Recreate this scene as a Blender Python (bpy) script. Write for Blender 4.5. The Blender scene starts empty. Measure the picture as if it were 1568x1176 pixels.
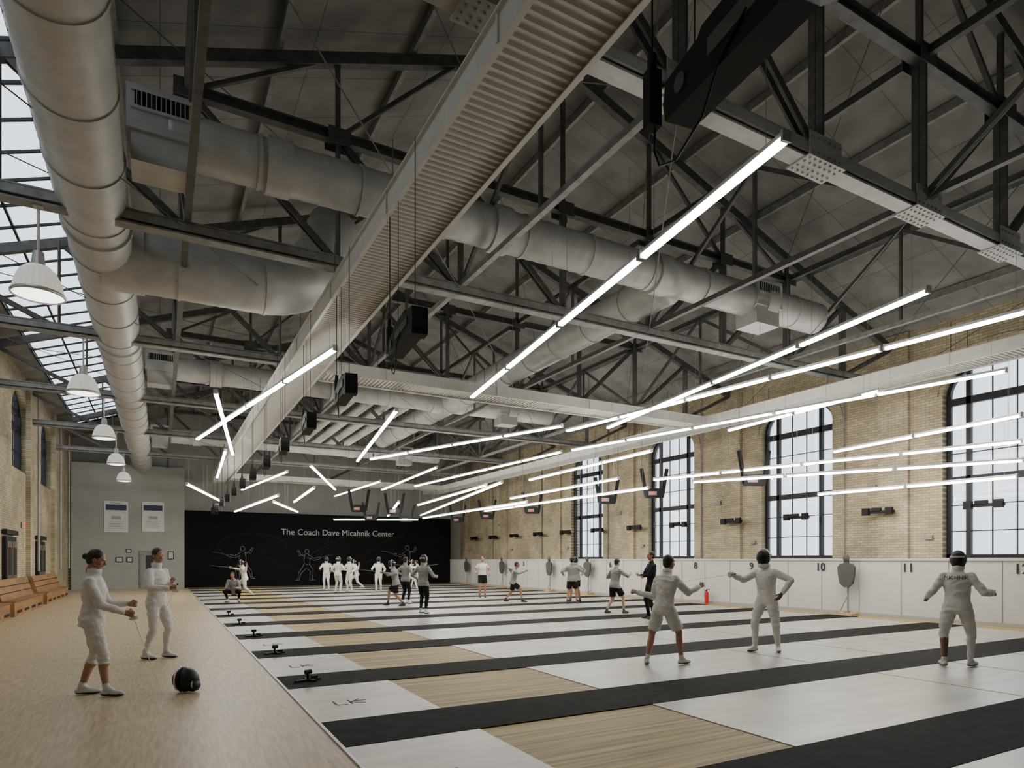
import bpy, bmesh, math, random
from mathutils import Vector, Matrix, noise
random.seed(3)
S=bpy.context.scene; COL=S.collection
V=Vector
# ------------------------------------------------------------------ materials
def mat(name,c,r=.6,m=0,var=.08,scale=6,bump=0,stretch=(1,1,1),bscale=None,detail=3,spec=.5):
    M=bpy.data.materials.new(name); M.use_nodes=True; nt=M.node_tree; N=nt.nodes; L=nt.links
    b=N['Principled BSDF']; b.inputs['Roughness'].default_value=r; b.inputs['Metallic'].default_value=m
    b.inputs['Specular IOR Level'].default_value=spec
    tc=N.new('ShaderNodeTexCoord'); mp=N.new('ShaderNodeMapping'); mp.inputs['Scale'].default_value=stretch
    L.new(tc.outputs['Object'],mp.inputs['Vector'])
    no=N.new('ShaderNodeTexNoise'); no.inputs['Scale'].default_value=scale; no.inputs['Detail'].default_value=detail
    L.new(mp.outputs[0],no.inputs['Vector'])
    cr=N.new('ShaderNodeValToRGB'); e=cr.color_ramp.elements
    e[0].position=.35; e[1].position=.65
    e[0].color=[max(0,x*(1-var)) for x in c]+[1]; e[1].color=[min(1,x*(1+var)) for x in c]+[1]
    L.new(no.outputs['Fac'],cr.inputs[0]); L.new(cr.outputs[0],b.inputs['Base Color'])
    if bump:
        n2=N.new('ShaderNodeTexNoise'); n2.inputs['Scale'].default_value=bscale or scale*2; n2.inputs['Detail'].default_value=3
        L.new(mp.outputs[0],n2.inputs['Vector'])
        bp=N.new('ShaderNodeBump'); bp.inputs['Strength'].default_value=bump; bp.inputs['Distance'].default_value=.02
        L.new(n2.outputs['Fac'],bp.inputs['Height']); L.new(bp.outputs[0],b.inputs['Normal'])
    return M
def emis(name,c,s):
    M=bpy.data.materials.new(name); M.use_nodes=True; b=M.node_tree.nodes['Principled BSDF']
    b.inputs['Base Color'].default_value=(*c,1); b.inputs['Emission Color'].default_value=(*c,1); b.inputs['Emission Strength'].default_value=s
    return M
def brick(name,c1,c2,mo,ax):
    M=mat(name,c1,.85); nt=M.node_tree; N=nt.nodes; L=nt.links; b=N['Principled BSDF']
    tc=N.new('ShaderNodeTexCoord'); sp=N.new('ShaderNodeSeparateXYZ'); cb=N.new('ShaderNodeCombineXYZ')
    L.new(tc.outputs['Object'],sp.inputs[0]); L.new(sp.outputs[ax],cb.inputs[0]); L.new(sp.outputs[2],cb.inputs[1])
    t=N.new('ShaderNodeTexBrick'); t.inputs['Scale'].default_value=1; t.inputs['Brick Width'].default_value=.23
    t.inputs['Row Height'].default_value=.078; t.inputs['Mortar Size'].default_value=.007
    t.inputs['Color1'].default_value=(*c1,1); t.inputs['Color2'].default_value=(*c2,1); t.inputs['Mortar'].default_value=(*mo,1)
    L.new(cb.outputs[0],t.inputs['Vector'])
    n=N.new('ShaderNodeTexNoise'); n.inputs['Scale'].default_value=.8; n.inputs['Detail'].default_value=5; L.new(tc.outputs['Object'],n.inputs['Vector'])
    mr=N.new('ShaderNodeMapRange'); mr.inputs[3].default_value=.65; mr.inputs[4].default_value=1.15; mr.inputs[1].default_value=.3; mr.inputs[2].default_value=.7
    L.new(n.outputs['Fac'],mr.inputs[0])
    mx=N.new('ShaderNodeMixRGB'); mx.blend_type='MULTIPLY'; mx.inputs[0].default_value=1
    L.new(t.outputs['Color'],mx.inputs[1]); L.new(mr.outputs[0],mx.inputs[2]); L.new(mx.outputs[0],b.inputs['Base Color'])
    bp=N.new('ShaderNodeBump'); bp.inputs['Strength'].default_value=.5; bp.inputs['Distance'].default_value=.01; bp.invert=True
    L.new(t.outputs['Fac'],bp.inputs['Height']); L.new(bp.outputs[0],b.inputs['Normal'])
    return M
def deckmat(name,c):
    M=mat(name,c,.85,0,.2,1.2); nt=M.node_tree; N=nt.nodes; L=nt.links; b=N['Principled BSDF']
    old=b.inputs['Base Color'].links[0].from_socket
    tc=N.new('ShaderNodeTexCoord'); t=N.new('ShaderNodeTexBrick'); t.inputs['Scale'].default_value=1
    t.inputs['Brick Width'].default_value=2.4; t.inputs['Row Height'].default_value=1.25; t.inputs['Mortar Size'].default_value=.012; t.offset=0
    t.inputs['Color1'].default_value=(1,1,1,1); t.inputs['Color2'].default_value=(.86,.86,.86,1); t.inputs['Mortar'].default_value=(.55,.55,.55,1)
    L.new(tc.outputs['Object'],t.inputs['Vector'])
    mx=N.new('ShaderNodeMixRGB'); mx.blend_type='MULTIPLY'; mx.inputs[0].default_value=1
    L.new(old,mx.inputs[1]); L.new(t.outputs['Color'],mx.inputs[2]); L.new(mx.outputs[0],b.inputs['Base Color'])
    return M
def glassmat(name):
    M=bpy.data.materials.new(name); M.use_nodes=True; nt=M.node_tree; N=nt.nodes; L=nt.links
    N.remove(N['Principled BSDF']); o=N['Material Output']
    t=N.new('ShaderNodeBsdfTransparent'); t.inputs[0].default_value=(.95,.98,1,1)
    g=N.new('ShaderNodeBsdfGlossy'); g.inputs['Roughness'].default_value=.08
    x=N.new('ShaderNodeMixShader'); x.inputs[0].default_value=.04
    L.new(t.outputs[0],x.inputs[1]); L.new(g.outputs[0],x.inputs[2]); L.new(x.outputs[0],o.inputs[0])
    return M
STEEL_L=mat('painted_steel_light',(.36,.35,.325),.5,0,.1)
STEEL_D=mat('painted_steel_dark',(.088,.085,.08),.55,0,.2,spec=.3)
STEEL_M=mat('painted_steel_mid',(.21,.205,.193),.55,0,.2)
DUCT=mat('galvanised_duct',(.44,.435,.415),.45,.12,.08,3,.12,(1,1,1),14)
ROOF=deckmat('roof_deck_paint',(.215,.207,.192))
TRAY=mat('corrugated_white_metal',(.55,.54,.5),.5,.1,.04)
BRICK_Y=brick('buff_brick',(.37,.305,.19),(.50,.425,.28),(.215,.175,.115),1)
WHITEP=mat('white_paint',(.50,.49,.455),.6,0,.03,2)
GREYP=mat('grey_paint',(.31,.31,.29),.7,0,.05,1)
BLACKW=mat('black_wall_paint',(.006,.0055,.006),.8,0,.1,spec=.12)
BLACK=mat('black_plastic',(.008,.008,.009),.6,0,.1,spec=.25)
FRAME=mat('black_window_frame',(.012,.013,.016),.5,0,.1,spec=.3)
GLASS=glassmat('window_glass')
TUBE=emis('led_tube_diffuser',(1,.965,.9),35)
ALU=mat('aluminium',(.5,.5,.49),.4,.7)
WHITE_LINE=mat('white_line_paint',(.42,.42,.40),.6)
MURAL_LINE=mat('mural_line_paint',(.24,.24,.23),.6)
GREY_LINE=mat('grey_line_paint',(.028,.028,.028),.6)
DARKTXT=mat('dark_lettering',(.010,.010,.014),.6)
RED=mat('red_paint',(.5,.02,.02),.4)
REDLED=emis('red_led',(.8,.05,.02),.8)
BENCHW=mat('bench_wood',(.27,.135,.05),.45,0,.25,5,0,(1,.15,1))
RUBBER=mat('black_rubber_runner',(.010,.0085,.0075),.8,0,.3,5,.1,spec=.12)
FLOORW=mat('strand_wood_floor',(.45,.355,.21),.36,0,.2,30,0,(1,.1,1),30,6,spec=.4)
PLANK=mat('yellow_plank_floor',(.36,.265,.095),.5,0,.5,9,0,(.05,1.9,1),9,4,spec=.2)
PISTE=mat('piste_aluminium_mesh',(.43,.415,.37),.36,.25,.10,2.5,.03,(.25,1.3,1),60)
# ------------------------------------------------------------------ mesh builder
class MB:
    def __init__(s): s.v=[];s.f=[];s.m=[];s.s=[]
    def add(s,vs,fs,mi=0,sm=False,M=None):
        o=len(s.v)
        s.v+= [tuple(M@V(p)) for p in vs] if M else [tuple(p) for p in vs]
        s.f+=[tuple(i+o for i in f) for f in fs]
        s.m+= mi if isinstance(mi,list) else [mi]*len(fs)
        s.s+=[sm]*len(fs)
    def box(s,c,d,mi=0,M=None):
        x,y,z=c;a,b,h=d[0]/2,d[1]/2,d[2]/2
        vs=[(x+i*a,y+j*b,z+k*h) for i in(-1,1) for j in(-1,1) for k in(-1,1)]
        s.add(vs,[(0,1,3,2),(4,6,7,5),(0,4,5,1),(2,3,7,6),(0,2,6,4),(1,5,7,3)],mi,False,M)
    def bx(s,x0,x1,y0,y1,z0,z1,mi=0): s.box(((x0+x1)/2,(y0+y1)/2,(z0+z1)/2),(x1-x0,y1-y0,z1-z0),mi)
    def beam(s,p0,p1,w,h,mi=0,up=(0,0,1),I=False):
        p0=V(p0);p1=V(p1);d=(p1-p0);L=d.length
        if L<1e-6:return
        d.normalize(); u=V(up)
        if abs(d.dot(u))>.98: u=V((0,1,0))
        sd=d.cross(u).normalized(); u=sd.cross(d)
        M=Matrix((( *(d),),( *(sd),),( *(u),))).transposed().to_4x4(); M.translation=(p0+p1)/2
        if I:
            t=min(w,h)*.14
            s.box((0,0,0),(L,t,h),mi,M); s.box((0,0,h/2),(L,w,t),mi,M); s.box((0,0,-h/2),(L,w,t),mi,M)
        else: s.box((0,0,0),(L,w,h),mi,M)
    def cyl(s,p0,p1,r0,r1=None,n=12,mi=0,sm=True,caps=True):
        if r1 is None:r1=r0
        p0=V(p0);p1=V(p1);d=(p1-p0).normalized(); a=d.orthogonal().normalized(); b=d.cross(a)
        vs=[];
        for p,r in((p0,r0),(p1,r1)):
            for i in range(n):
                t=2*math.pi*i/n; vs.append(p+a*math.cos(t)*r+b*math.sin(t)*r)
        s.add(vs,[(i,(i+1)%n,n+(i+1)%n,n+i) for i in range(n)],mi,sm)
        if caps: s.add(vs,[tuple(range(n-1,-1,-1)),tuple(range(n,2*n))],mi,False)
    def sph(s,c,r,mi=0,n=14,M=None,sm=True):
        if not hasattr(r,'__len__'): r=(r,r,r)
        m=n//2; vs=[(c[0],c[1],c[2]+r[2])]
        for j in range(1,m):
            ph=math.pi*j/m
            for i in range(n):
                t=2*math.pi*i/n; vs.append((c[0]+r[0]*math.sin(ph)*math.cos(t),c[1]+r[1]*math.sin(ph)*math.sin(t),c[2]+r[2]*math.cos(ph)))
        vs.append((c[0],c[1],c[2]-r[2])); fs=[(0,1+i,1+(i+1)%n) for i in range(n)]
        for j in range(m-2):
            for i in range(n): a=1+j*n+i;b=1+j*n+(i+1)%n; fs.append((a,a+n,b+n,b))
        e=len(vs)-1;o=1+(m-2)*n; fs+=[(e,o+(i+1)%n,o+i) for i in range(n)]
        s.add(vs,fs,mi,sm,M)
    def cap(s,p0,r0,p1,r1,mi=0,n=12):
        s.cyl(p0,p1,r0,r1,n,mi); s.sph(p0,r0,mi,n); s.sph(p1,r1,mi,n)
    def loft(s,rings,mi=0,sm=True,caps=True):
        n=len(rings[0]); vs=[p for r in rings for p in r]
        fs=[(j*n+i,j*n+(i+1)%n,(j+1)*n+(i+1)%n,(j+1)*n+i) for j in range(len(rings)-1) for i in range(n)]
        if caps: fs+=[tuple(range(n-1,-1,-1)),tuple((len(rings)-1)*n+i for i in range(n))]
        s.add(vs,fs,mi,sm)
    def lathe(s,prof,c=(0,0,0),n=24,mi=0,caps=False):
        s.loft([[(c[0]+r*math.cos(2*math.pi*i/n),c[1]+r*math.sin(2*math.pi*i/n),c[2]+z) for i in range(n)] for r,z in prof],mi,True,caps)
    def sweep(s,pts,rf,n=24,mi=0,caps=True):
        pts=[V(p) for p in pts]; rings=[]; prev=None
        for i,p in enumerate(pts):
            t=((pts[min(i+1,len(pts)-1)]-pts[max(i-1,0)])).normalized()
            if prev is None: a=t.orthogonal().normalized()
            else: a=(prev-t*prev.dot(t)).normalized()
            prev=a;b=t.cross(a); r=rf(i) if callable(rf) else rf
            rings.append([p+a*math.cos(2*math.pi*k/n)*r+b*math.sin(2*math.pi*k/n)*r for k in range(n)])
        s.loft(rings,mi,True,caps)
    def mesh(s,name,mats):
        me=bpy.data.meshes.new(name); me.from_pydata(s.v,[],s.f)
        for m in mats: me.materials.append(m)
        me.polygons.foreach_set('material_index',s.m); me.polygons.foreach_set('use_smooth',s.s); me.update(); return me
    def obj(s,name,mats,loc=(0,0,0),rz=0):
        o=bpy.data.objects.new(name,s.mesh(name,mats)); COL.objects.link(o); o.location=loc; o.rotation_euler=(0,0,rz); return o
def link(name,me,loc,rz=0):
    o=bpy.data.objects.new(name,me); COL.objects.link(o); o.location=loc; o.rotation_euler=(0,0,rz); return o
def text(name,s,size,M,m,ex=.004,ax='CENTER',off=0):
    c=bpy.data.curves.new(name,'FONT'); c.body=s; c.size=size; c.extrude=ex; c.align_x=ax; c.offset=off; c.materials.append(m)
    o=bpy.data.objects.new(name,c); COL.objects.link(o); o.matrix_world=M; return o
# ------------------------------------------------------------------ dimensions
XL,XR,YB,YE=-4.4,19.5,-6.0,43.0
EZ=8.4; RX=(XL+XR)/2; SL=.35
def rz(x): return EZ+SL*((x-XL) if x<RX else (XR-x))
CH=6.9; MC=9.15
# ------------------------------------------------------------------ floor
b=MB(); b.bx(XL-.3,1.4,YB,YE,-.1,0,0); b.obj('floor',[FLOORW])
b=MB(); b.bx(1.4,XR+.3,YB,YE,-.1,0,0); b.obj('floor_hall',[PLANK])
b=MB(); b.bx(1.385,1.415,YB+.02,41.98,0,.014,0); b.obj('trim_floor_edge',[ALU])
PC=[7.5+2.85*k for k in range(-4,12)]
for y in PC:
    b=MB()
    b.bx(1.42,2.72,y-.94,y+.94,0,.008,0); b.bx(4.9,17.3,y-.94,y+.94,0,.008,0)
    for x in (11.1,): b.bx(x-.03,x+.03,y-.94,y+.94,.008,.010,1)
    for x in (9.1,13.1): b.bx(x-.02,x+.02,y-.94,y+.94,.008,.010,1)
    b.obj('fencing_piste',[PISTE,PLANK])
    b=MB(); b.bx(1.42,17.6,y+.945,y+1.905,0,.012,0); b.obj('rubber_runner',[RUBBER])
# ------------------------------------------------------------------ walls
def arch_wall(b,x,th,wins,y0,y1,z0,z1,sgn):
    def q(pa,pb,pc,pd): b.add([pa,pb,pc,pd],[(0,1,2,3)],0)
    for xx in (x,x+sgn*th):
        c=y0
        for (ya,yb,si,sp,tp) in wins:
            q((xx,c,z0),(xx,ya,z0),(xx,ya,z1),(xx,c,z1))
            q((xx,ya,z0),(xx,yb,z0),(xx,yb,si),(xx,ya,si))
            P=archpts(ya,yb,sp,tp)
            for (a,b2) in zip(P[:-1],P[1:]): q((xx,a[0],a[1]),(xx,b2[0],b2[1]),(xx,b2[0],z1),(xx,a[0],z1))
            c=yb
        q((xx,c,z0),(xx,y1,z0),(xx,y1,z1),(xx,c,z1))
    x2=x+sgn*th
    for (ya,yb,si,sp,tp) in wins:
        P=[(ya,si)]+archpts(ya,yb,sp,tp)+[(yb,si),(ya,si)]
        for (a,c2) in zip(P[:-1],P[1:]): q((x,a[0],a[1]),(x,c2[0],c2[1]),(x2,c2[0],c2[1]),(x2,a[0],a[1]))
def archpts(ya,yb,sp,tp,n=16):
    yc=(ya+yb)/2;w=(yb-ya)/2
    return [(yc-w*math.cos(math.pi*i/n), sp+(tp-sp)*math.sin(math.pi*i/n)) for i in range(n+1)]
WR=[(y,y+2.85,1.7,6.3,7.25) for y in (-5.35,.9,7.15,13.4,19.65,25.9)]
b=MB(); arch_wall(b,XR,.5,WR,YB,YE,0,EZ+.3,1)
b.obj('wall_right',[BRICK_Y])
WL=[(y,y+2.9,4.85,6.7,7.75) for y in (2.4,8.6,14.8,21,27.1,33.2)]
b=MB(); arch_wall(b,XL,.5,WL,YB,YE,0,EZ+.3,-1); b.obj('wall_left',[BRICK_Y])
b=MB()
for (ya,yb,si,sp,tp) in WR:
    P=archpts(ya-.12,yb+.12,sp,tp+.12); Q=archpts(ya-.38,yb+.38,sp,tp+.38)
    for i in range(len(P)-1):
        vs=[(XR-.03,P[i][0],P[i][1]),(XR-.03,P[i+1][0],P[i+1][1]),(XR-.03,Q[i+1][0],Q[i+1][1]),(XR-.03,Q[i][0],Q[i][1])]
        v2=[(XR+.02,a[1],a[2]) for a in vs]
        b.add(vs+v2,[(0,1,2,3),(0,4,5,1),(3,2,6,7)],0)
b.obj('trim_arch',[BRICK_Y])
b=MB()
for k in range(7):
    y=5.1+6.25*k
    b.bx(XR-.12,XR,y-.45,y+.45,0,EZ,0)
b.obj('trim_pier',[BRICK_Y])
b=MB()
for k in range(7):
    y=5.1+6.25*k; b.bx(XL,XL+.15,y-.4,y+.4,0,EZ,0)
b.obj('trim_pier_left',[BRICK_Y])
b=MB()
for k in range(1,7):
    y=5.1+6.25*k+1.6; b.cyl((XR-.06,y,1.7),(XR-.06,y,8.3),.03,n=8); b.box((XR-.05,y-.9,3.9),(.06,.3,.16))
    b.box((XR-.05,y-2.6,2.3),(.06,.22,.12))
b.obj('wall_conduits',[STEEL_M])
def window(name,x,w,sgn,fan=True):
    ya,yb,si,sp,tp=w; b=MB(); t=.09
    xf=x+sgn*.25
    b.bx(xf-.05,xf+.05,ya,yb,si,si+.1,0); b.bx(xf-.05,xf+.05,ya,ya+.12,si,sp,0); b.bx(xf-.05,xf+.05,yb-.12,yb,si,sp,0)
    P=archpts(ya+.06,yb-.06,sp,tp-.06)
    for a,c in zip(P[:-1],P[1:]): b.beam((xf,a[0],a[1]),(xf,c[0],c[1]),.1,.13,0,up=(1,0,0))
    W=yb-ya
    def top(y):
        q=(y-(ya+yb)/2)/(W/2); return sp+(tp-sp)*math.sqrt(max(0,1-q*q))
    for f in (.2,.8):
        y=ya+W*f; b.bx(xf-.06,xf+.06,y-.06,y+.06,si,top(y)-.03,0)
    for z,h in ((si+2.2,.18),(sp-.2,.2)): 
        if z>si: b.bx(xf-.06,xf+.06,ya,yb,z-h/2,z+h/2,0)
    for f in (.4,.6): 
        y=ya+W*f; b.bx(xf-.015,xf+.015,y-.014,y+.014,si,top(y)-.03,0)
    z=si+.75
    while z<sp-.3:
        b.bx(xf-.015,xf+.015,ya,yb,z-.014,z+.014,0); z+=.73
    b.add([(xf,ya,si),(xf,yb,si)]+[(xf,p[0],p[1]) for p in reversed(archpts(ya,yb,sp,tp))],[tuple(range(19))],1)
    b.obj(name,[FRAME,GLASS])
for i,w in enumerate(WR): window('window_%d'%(i+1),XR,w,1)
for i,w in enumerate(WL): window('window_%d'%(i+7),XL,w,-1)
def gable(name,y,th,m):
    P=[(XL-.5,0),(XR+.5,0),(XR+.5,EZ),(RX,rz(RX)+.3),(XL-.5,EZ)]
    b=MB(); vs=[(p[0],y,p[1]) for p in P]+[(p[0],y+th,p[1]) for p in P]
    b.add(vs,[(0,1,2,3,4),(9,8,7,6,5)]+[(i,(i+1)%5,5+(i+1)%5,5+i) for i in range(5)]); b.obj(name,[m])
gable('wall_back',YE,.3,GREYP); gable('wall_front',YB-.3,.3,GREYP)
b=MB(); b.bx(XL+.16,1.25,42,YE-.01,0,7.0,0); b.obj('wall_grey_block',[GREYP])
b=MB(); b.bx(1.26,18.15,42,YE-.01,0,4.55,0); b.obj('wall_black_feature',[BLACKW])
b=MB(); b.bx(18.1,XR-.13,YB+.02,41.97,0,1.66,0)
for k in range(39): b.bx(18.085,18.1,YB+.5+1.22*k-.01,YB+.5+1.22*k,0,1.66,1)
b.bx(18.07,18.1,YB+.02,41.97,1.62,1.68,0)
b.obj('wainscot_right',[WHITEP,GREYP])
b=MB(); b.bx(18.06,18.084,YB+.1,41.9,0,.1); b.obj('baseboard_right',[GREYP])
b=MB(); b.bx(XL,XL+.02,YB+.1,41.9,0,.12); b.obj('baseboard_left',[STEEL_M])
# ------------------------------------------------------------------ roof
b=MB()
def rq(x0,x1,y0,y1,o=0):
    b.add([(x0,y0,rz(x0)+o),(x1,y0,rz(x1)+o),(x1,y1,rz(x1)+o),(x0,y1,rz(x0)+o)],[(0,1,2,3)])
SKX=(-3.75,-1.9); SKY=(1,40)
for o in (0,.15):
    rq(XL-.6,SKX[0],YB-.3,YE+.3,o); rq(SKX[0],SKX[1],YB-.3,SKY[0],o); rq(SKX[0],SKX[1],SKY[1],YE+.3,o); rq(SKX[1],RX,YB-.3,YE+.3,o)
    rq(RX,XR+.6,YB-.3,YE+.3,o)
b.obj('ceiling',[ROOF])
b=MB()
for x in (-.6,1.8,4.2,6.6,8.6,11,13.4,15.8,18.2):
    z=rz(x)-.12; b.bx(x-.04,x+.04,YB+.05,YE-.05,z-.09,z+.09,0)
b.obj('roof_purlins',[STEEL_M])
b=MB()
for x in (SKX[0],(SKX[0]+SKX[1])/2,SKX[1]): b.beam((x,SKY[0],rz(x)),(x,SKY[1],rz(x)),.05,.05,0)
y=SKY[0]
while y<=SKY[1]+.01:
    b.beam((SKX[0],y,rz(SKX[0])),(SKX[1],y,rz(SKX[1])),.05,.05,0); y+=.975
b.add([(SKX[0],SKY[0],rz(SKX[0])+.04),(SKX[1],SKY[0],rz(SKX[1])+.04),(SKX[1],SKY[1],rz(SKX[1])+.04),(SKX[0],SKY[1],rz(SKX[0])+.04)],[(0,1,2,3)],1)
b.obj('window_skylight',[FRAME,GLASS])
# ------------------------------------------------------------------ trusses
TY=[-1.0,5.42]+[5.2+6.25*k for k in range(1,6)]
NP=10; PX=[XL+(XR-XL)*i/NP for i in range(NP+1)]
def truss(y,near):
    b=MB()
    b.beam((XL+.16,y,CH),(XR-.13,y,CH),.22,.2,0,I=True)
    b.bx(XL+.16,XR-.13,y-.13,y-.1,CH-.05,CH+.07,0); b.bx(XL+.16,XR-.13,y+.1,y+.13,CH-.05,CH+.07,0)
    tc=lambda x: rz(x)-.35
    b.beam((XL+.16,y,tc(XL)),(RX,y,tc(RX)),.16,.2,1); b.beam((RX,y,tc(RX)),(XR-.13,y,tc(XR)),.16,.2,1)
    mc=[x for x in PX if tc(x)>MC]
    b.beam((mc[0],y,MC),(mc[-1],y,MC),.16,.16,1,I=True)
    for i,x in enumerate(PX[1:-1],1):
        t=min(tc(x),MC)
        for dy in (-.055,.055): b.beam((x,y+dy,CH),(x,y+dy,t),.04,.1,1)
        if tc(x)>MC+.2: b.beam((x,y,MC),(x,y,tc(x)),.08,.08,1)
        xa=PX[i-1] if x<=RX else PX[i+1]
        ta=min(tc(xa),MC)
        for dy in (-.05,.05): b.beam((x,y+dy,CH),(xa,y+dy,ta),.035,.1,1)
        if tc(x)>MC+.2 and tc(xa)>MC-.2: b.beam((xa,y,MC),(x,y,tc(x)),.07,.07,1)
        for sy in (-.14,.14): b.bx(x-.2,x+.2,y+sy-.008,y+sy+.008,MC-.18,MC+.1,1) if MC<tc(x) else None
        if near:
            for sy in (-.14,.14):
                b.bx(x-.32,x+.32,y+sy-.008,y+sy+.008,CH-.1,CH+.22,0)
                for a in range(6):
                    for c in range(2):
                        px=x-.27+a*.108; pz=CH-.04+c*.18
                        b.cyl((px,y+sy-.02,pz),(px,y+sy+.02,pz),.016,n=8,mi=2)
            b.bx(x-.36,x+.36,y-.18,y+.18,CH-.125,CH-.105,0)
            for a in range(7):
                for c in (-.13,-.05,.05,.13):
                    px=x-.3+a*.1; b.cyl((px,y+c,CH-.137),(px,y+c,CH-.12),.015,n=8,mi=2)
    b.obj('roof_truss',[STEEL_L if near else STEEL_M,STEEL_D,STEEL_M])
for y in TY: truss(y,y<8)
b=MB()
for xi in (2,4,6,8):
    x=PX[xi]
    b.beam((x,YB+.05,CH+.12),(x,YE-.05,CH+.12),.1,.1,1 if xi%4 else 0)
    b.beam((x,YB+.05,MC),(x,YE-.05,MC),.1,.12,1,I=True)
    for y0,y1 in zip(TY[:-1],TY[1:]):
        ym=(y0+y1)/2
        b.beam((x,y0,CH+.1),(x,ym,MC),.06,.08,1); b.beam((x,ym,MC),(x,y1,CH+.1),.06,.08,1)
        b.beam((x,ym,CH+.1),(x,ym,MC),.06,.06,1)
b.obj('roof_bracing',[STEEL_M,STEEL_D])
b=MB()
for y0,y1 in zip(TY[:-1],TY[1:]):
    for i in (0,2,4,6,8):
        xa,xb=PX[i],PX[i+2]
        xa=max(xa,XL+.2); xb=min(xb,XR-.2)
        b.cyl((xa,y0,CH+.02),(xb,y1,CH+.02),.009,n=6)
        b.cyl((xa,y0,rz(xa)-.4),(xb,y1,rz(xb)-.4),.012,n=6)
b.obj('roof_tie_rods',[STEEL_D])
# ------------------------------------------------------------------ ring tray
def tray(name,p0,p1,w,z):
    p0=V((*p0,z));p1=V((*p1,z)); d=(p1-p0);L=d.length;d.normalize(); s=V((-d.y,d.x,0)); b=MB()
    per=.1;n=int(L/per);vs=[]
    prof=[(0,0),(.35,0),(.5,.028),(.85,.028)]
    for k in range(n):
        for a,h in prof:
            c=p0+d*(k+a)*per+V((0,0,h)); vs+=[c-s*w/2,c+s*w/2]
    m=len(vs)//2
    b.add(vs,[(2*i,2*i+1,2*i+3,2*i+2) for i in range(m-1)],0)
    for sg in (-1,1):
        q=s*sg*(w/2+.012)
        b.beam(p0+q+V((0,0,.10)),p1+q+V((0,0,.10)),.024,.26,0)
        b.beam(p0+q*1.03+V((0,0,.235)),p1+q*1.03+V((0,0,.235)),.08,.02,0)
        b.beam(p0+q*.96+V((0,0,-.03)),p1+q*.96+V((0,0,-.03)),.06,.012,0)
    k=1.5
    while k<L:
        for sg in(-1,1):
            c=p0+d*k+s*sg*(w/2-.05); b.cyl(c+V((0,0,.05)),c+V((0,0,CH-z+.2)),.008,n=6,mi=1)
            e=p0+d*k+s*sg*(w/2+.03); b.box(e+V((0,0,.1)),(.03,.03,.25),0)
        k+=3.1
    b.obj(name,[TRAY,STEEL_D])
tray('service_tray',(3.0,YB+.1),(3.0,41.5),.82,6.15)
tray('service_tray',(16.3,YB+.1),(16.3,41.5),.82,6.15)
tray('service_tray',(3.47,15.9),(15.83,15.9),.82,6.15)
tray('service_tray',(3.47,38.5),(15.83,38.5),.82,6.15)
# ------------------------------------------------------------------ ducts
def path(P,rad=.6,step=.08):
    P=[V(p) for p in P]; out=[]
    pts=[]
    for i,p in enumerate(P):
        if i in(0,len(P)-1): pts.append([p]);continue
        a=(P[i-1]-p).normalized();c=(P[i+1]-p).normalized()
        A=p+a*rad;C=p+c*rad
        pts.append([A*(1-t)**2+p*2*t*(1-t)+C*t*t for t in [k/8 for k in range(9)]])
    flat=[q for g in pts for q in g]
    out=[flat[0]]
    for q in flat[1:]:
        L=(q-out[-1]).length; n=max(1,int(L/step)); st=out[-1]
        for k in range(1,n+1): out.append(st.lerp(q,k/n))
    return out
def duct(b,P,r,rad=.6):
    p=path(P,rad); 
    acc=[0]
    for a,c in zip(p[:-1],p[1:]): acc.append(acc[-1]+(c-a).length)
    def rf(i): return r+(.006 if i%3==0 else 0)
    b.sweep(p,rf,32,0)
    s=1.2;
    for i in range(1,len(p)):
        if acc[i-1]<s<=acc[i]:
            d=(p[i]-p[i-1]).normalized(); b.cyl(p[i]-d*.025,p[i]+d*.025,r+.022,n=32); s+=1.5
b=MB(); duct(b,[(-.9,YB+.1,7.15),(-.9,41.9,7.15)],.47)
for y in (5.,11.3,17.5,23.8): b.cyl((-.9,y+1,7.15),(-.9,y+1.1,7.15),.51,n=32)
b.obj('supply_duct',[DUCT])
b=MB(); duct(b,[(-.9,13.6,7.15),(2.6,13.6,7.15),(3.4,14.4,9.0)],.56,.9); b.cyl((-.9,13.6,7.15),(-.25,13.6,7.15),.6,n=28); b.obj('branch_duct',[DUCT])
def cross(y):
    b=MB(); duct(b,[(.1,y,7.65),(14.3,y,7.65)],.36)
    for x in (1.4,5.2,9.0,12.2): b.cyl((x,y,7.65),(x+.35,y,7.65),.41,n=28)
    b.cyl((.0,y,7.65),(.5,y,7.65),.30,.36,n=28)
    for x0 in (-.4,11.8):
        b.bx(x0,x0+.85,y-.35,y+.35,7.45,8.05,0); b.bx(x0+.05,x0+.8,y-.3,y+.3,7.05,7.45,0)
        b.bx(x0+.1,x0+.75,y-.37,y-.345,7.75,7.95,1)
        for k in range(11): b.bx(x0+.12+k*.058,x0+.13+k*.058,y-.385,y-.36,7.75,7.95,0)
        b.bx(x0+.05,x0+.8,y-.38,y-.35,7.95,7.99,0); b.bx(x0+.05,x0+.8,y-.38,y-.35,7.71,7.75,0)
    b.obj('cross_duct',[DUCT,BLACK])
for y in (10.3,22.7,35): cross(y)
b=MB(); duct(b,[(9.7,10.6,7.65),(9.7,31,7.65)],.42); b.obj('return_duct',[DUCT])
b=MB()
for x in (5.4,6.1,6.8,7.5,8.2): b.sweep(path([(x,23.2,7.5),(x,33.6,7.5)],.3,.3),.17,16)
b.obj('duct_bank',[DUCT])
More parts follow.
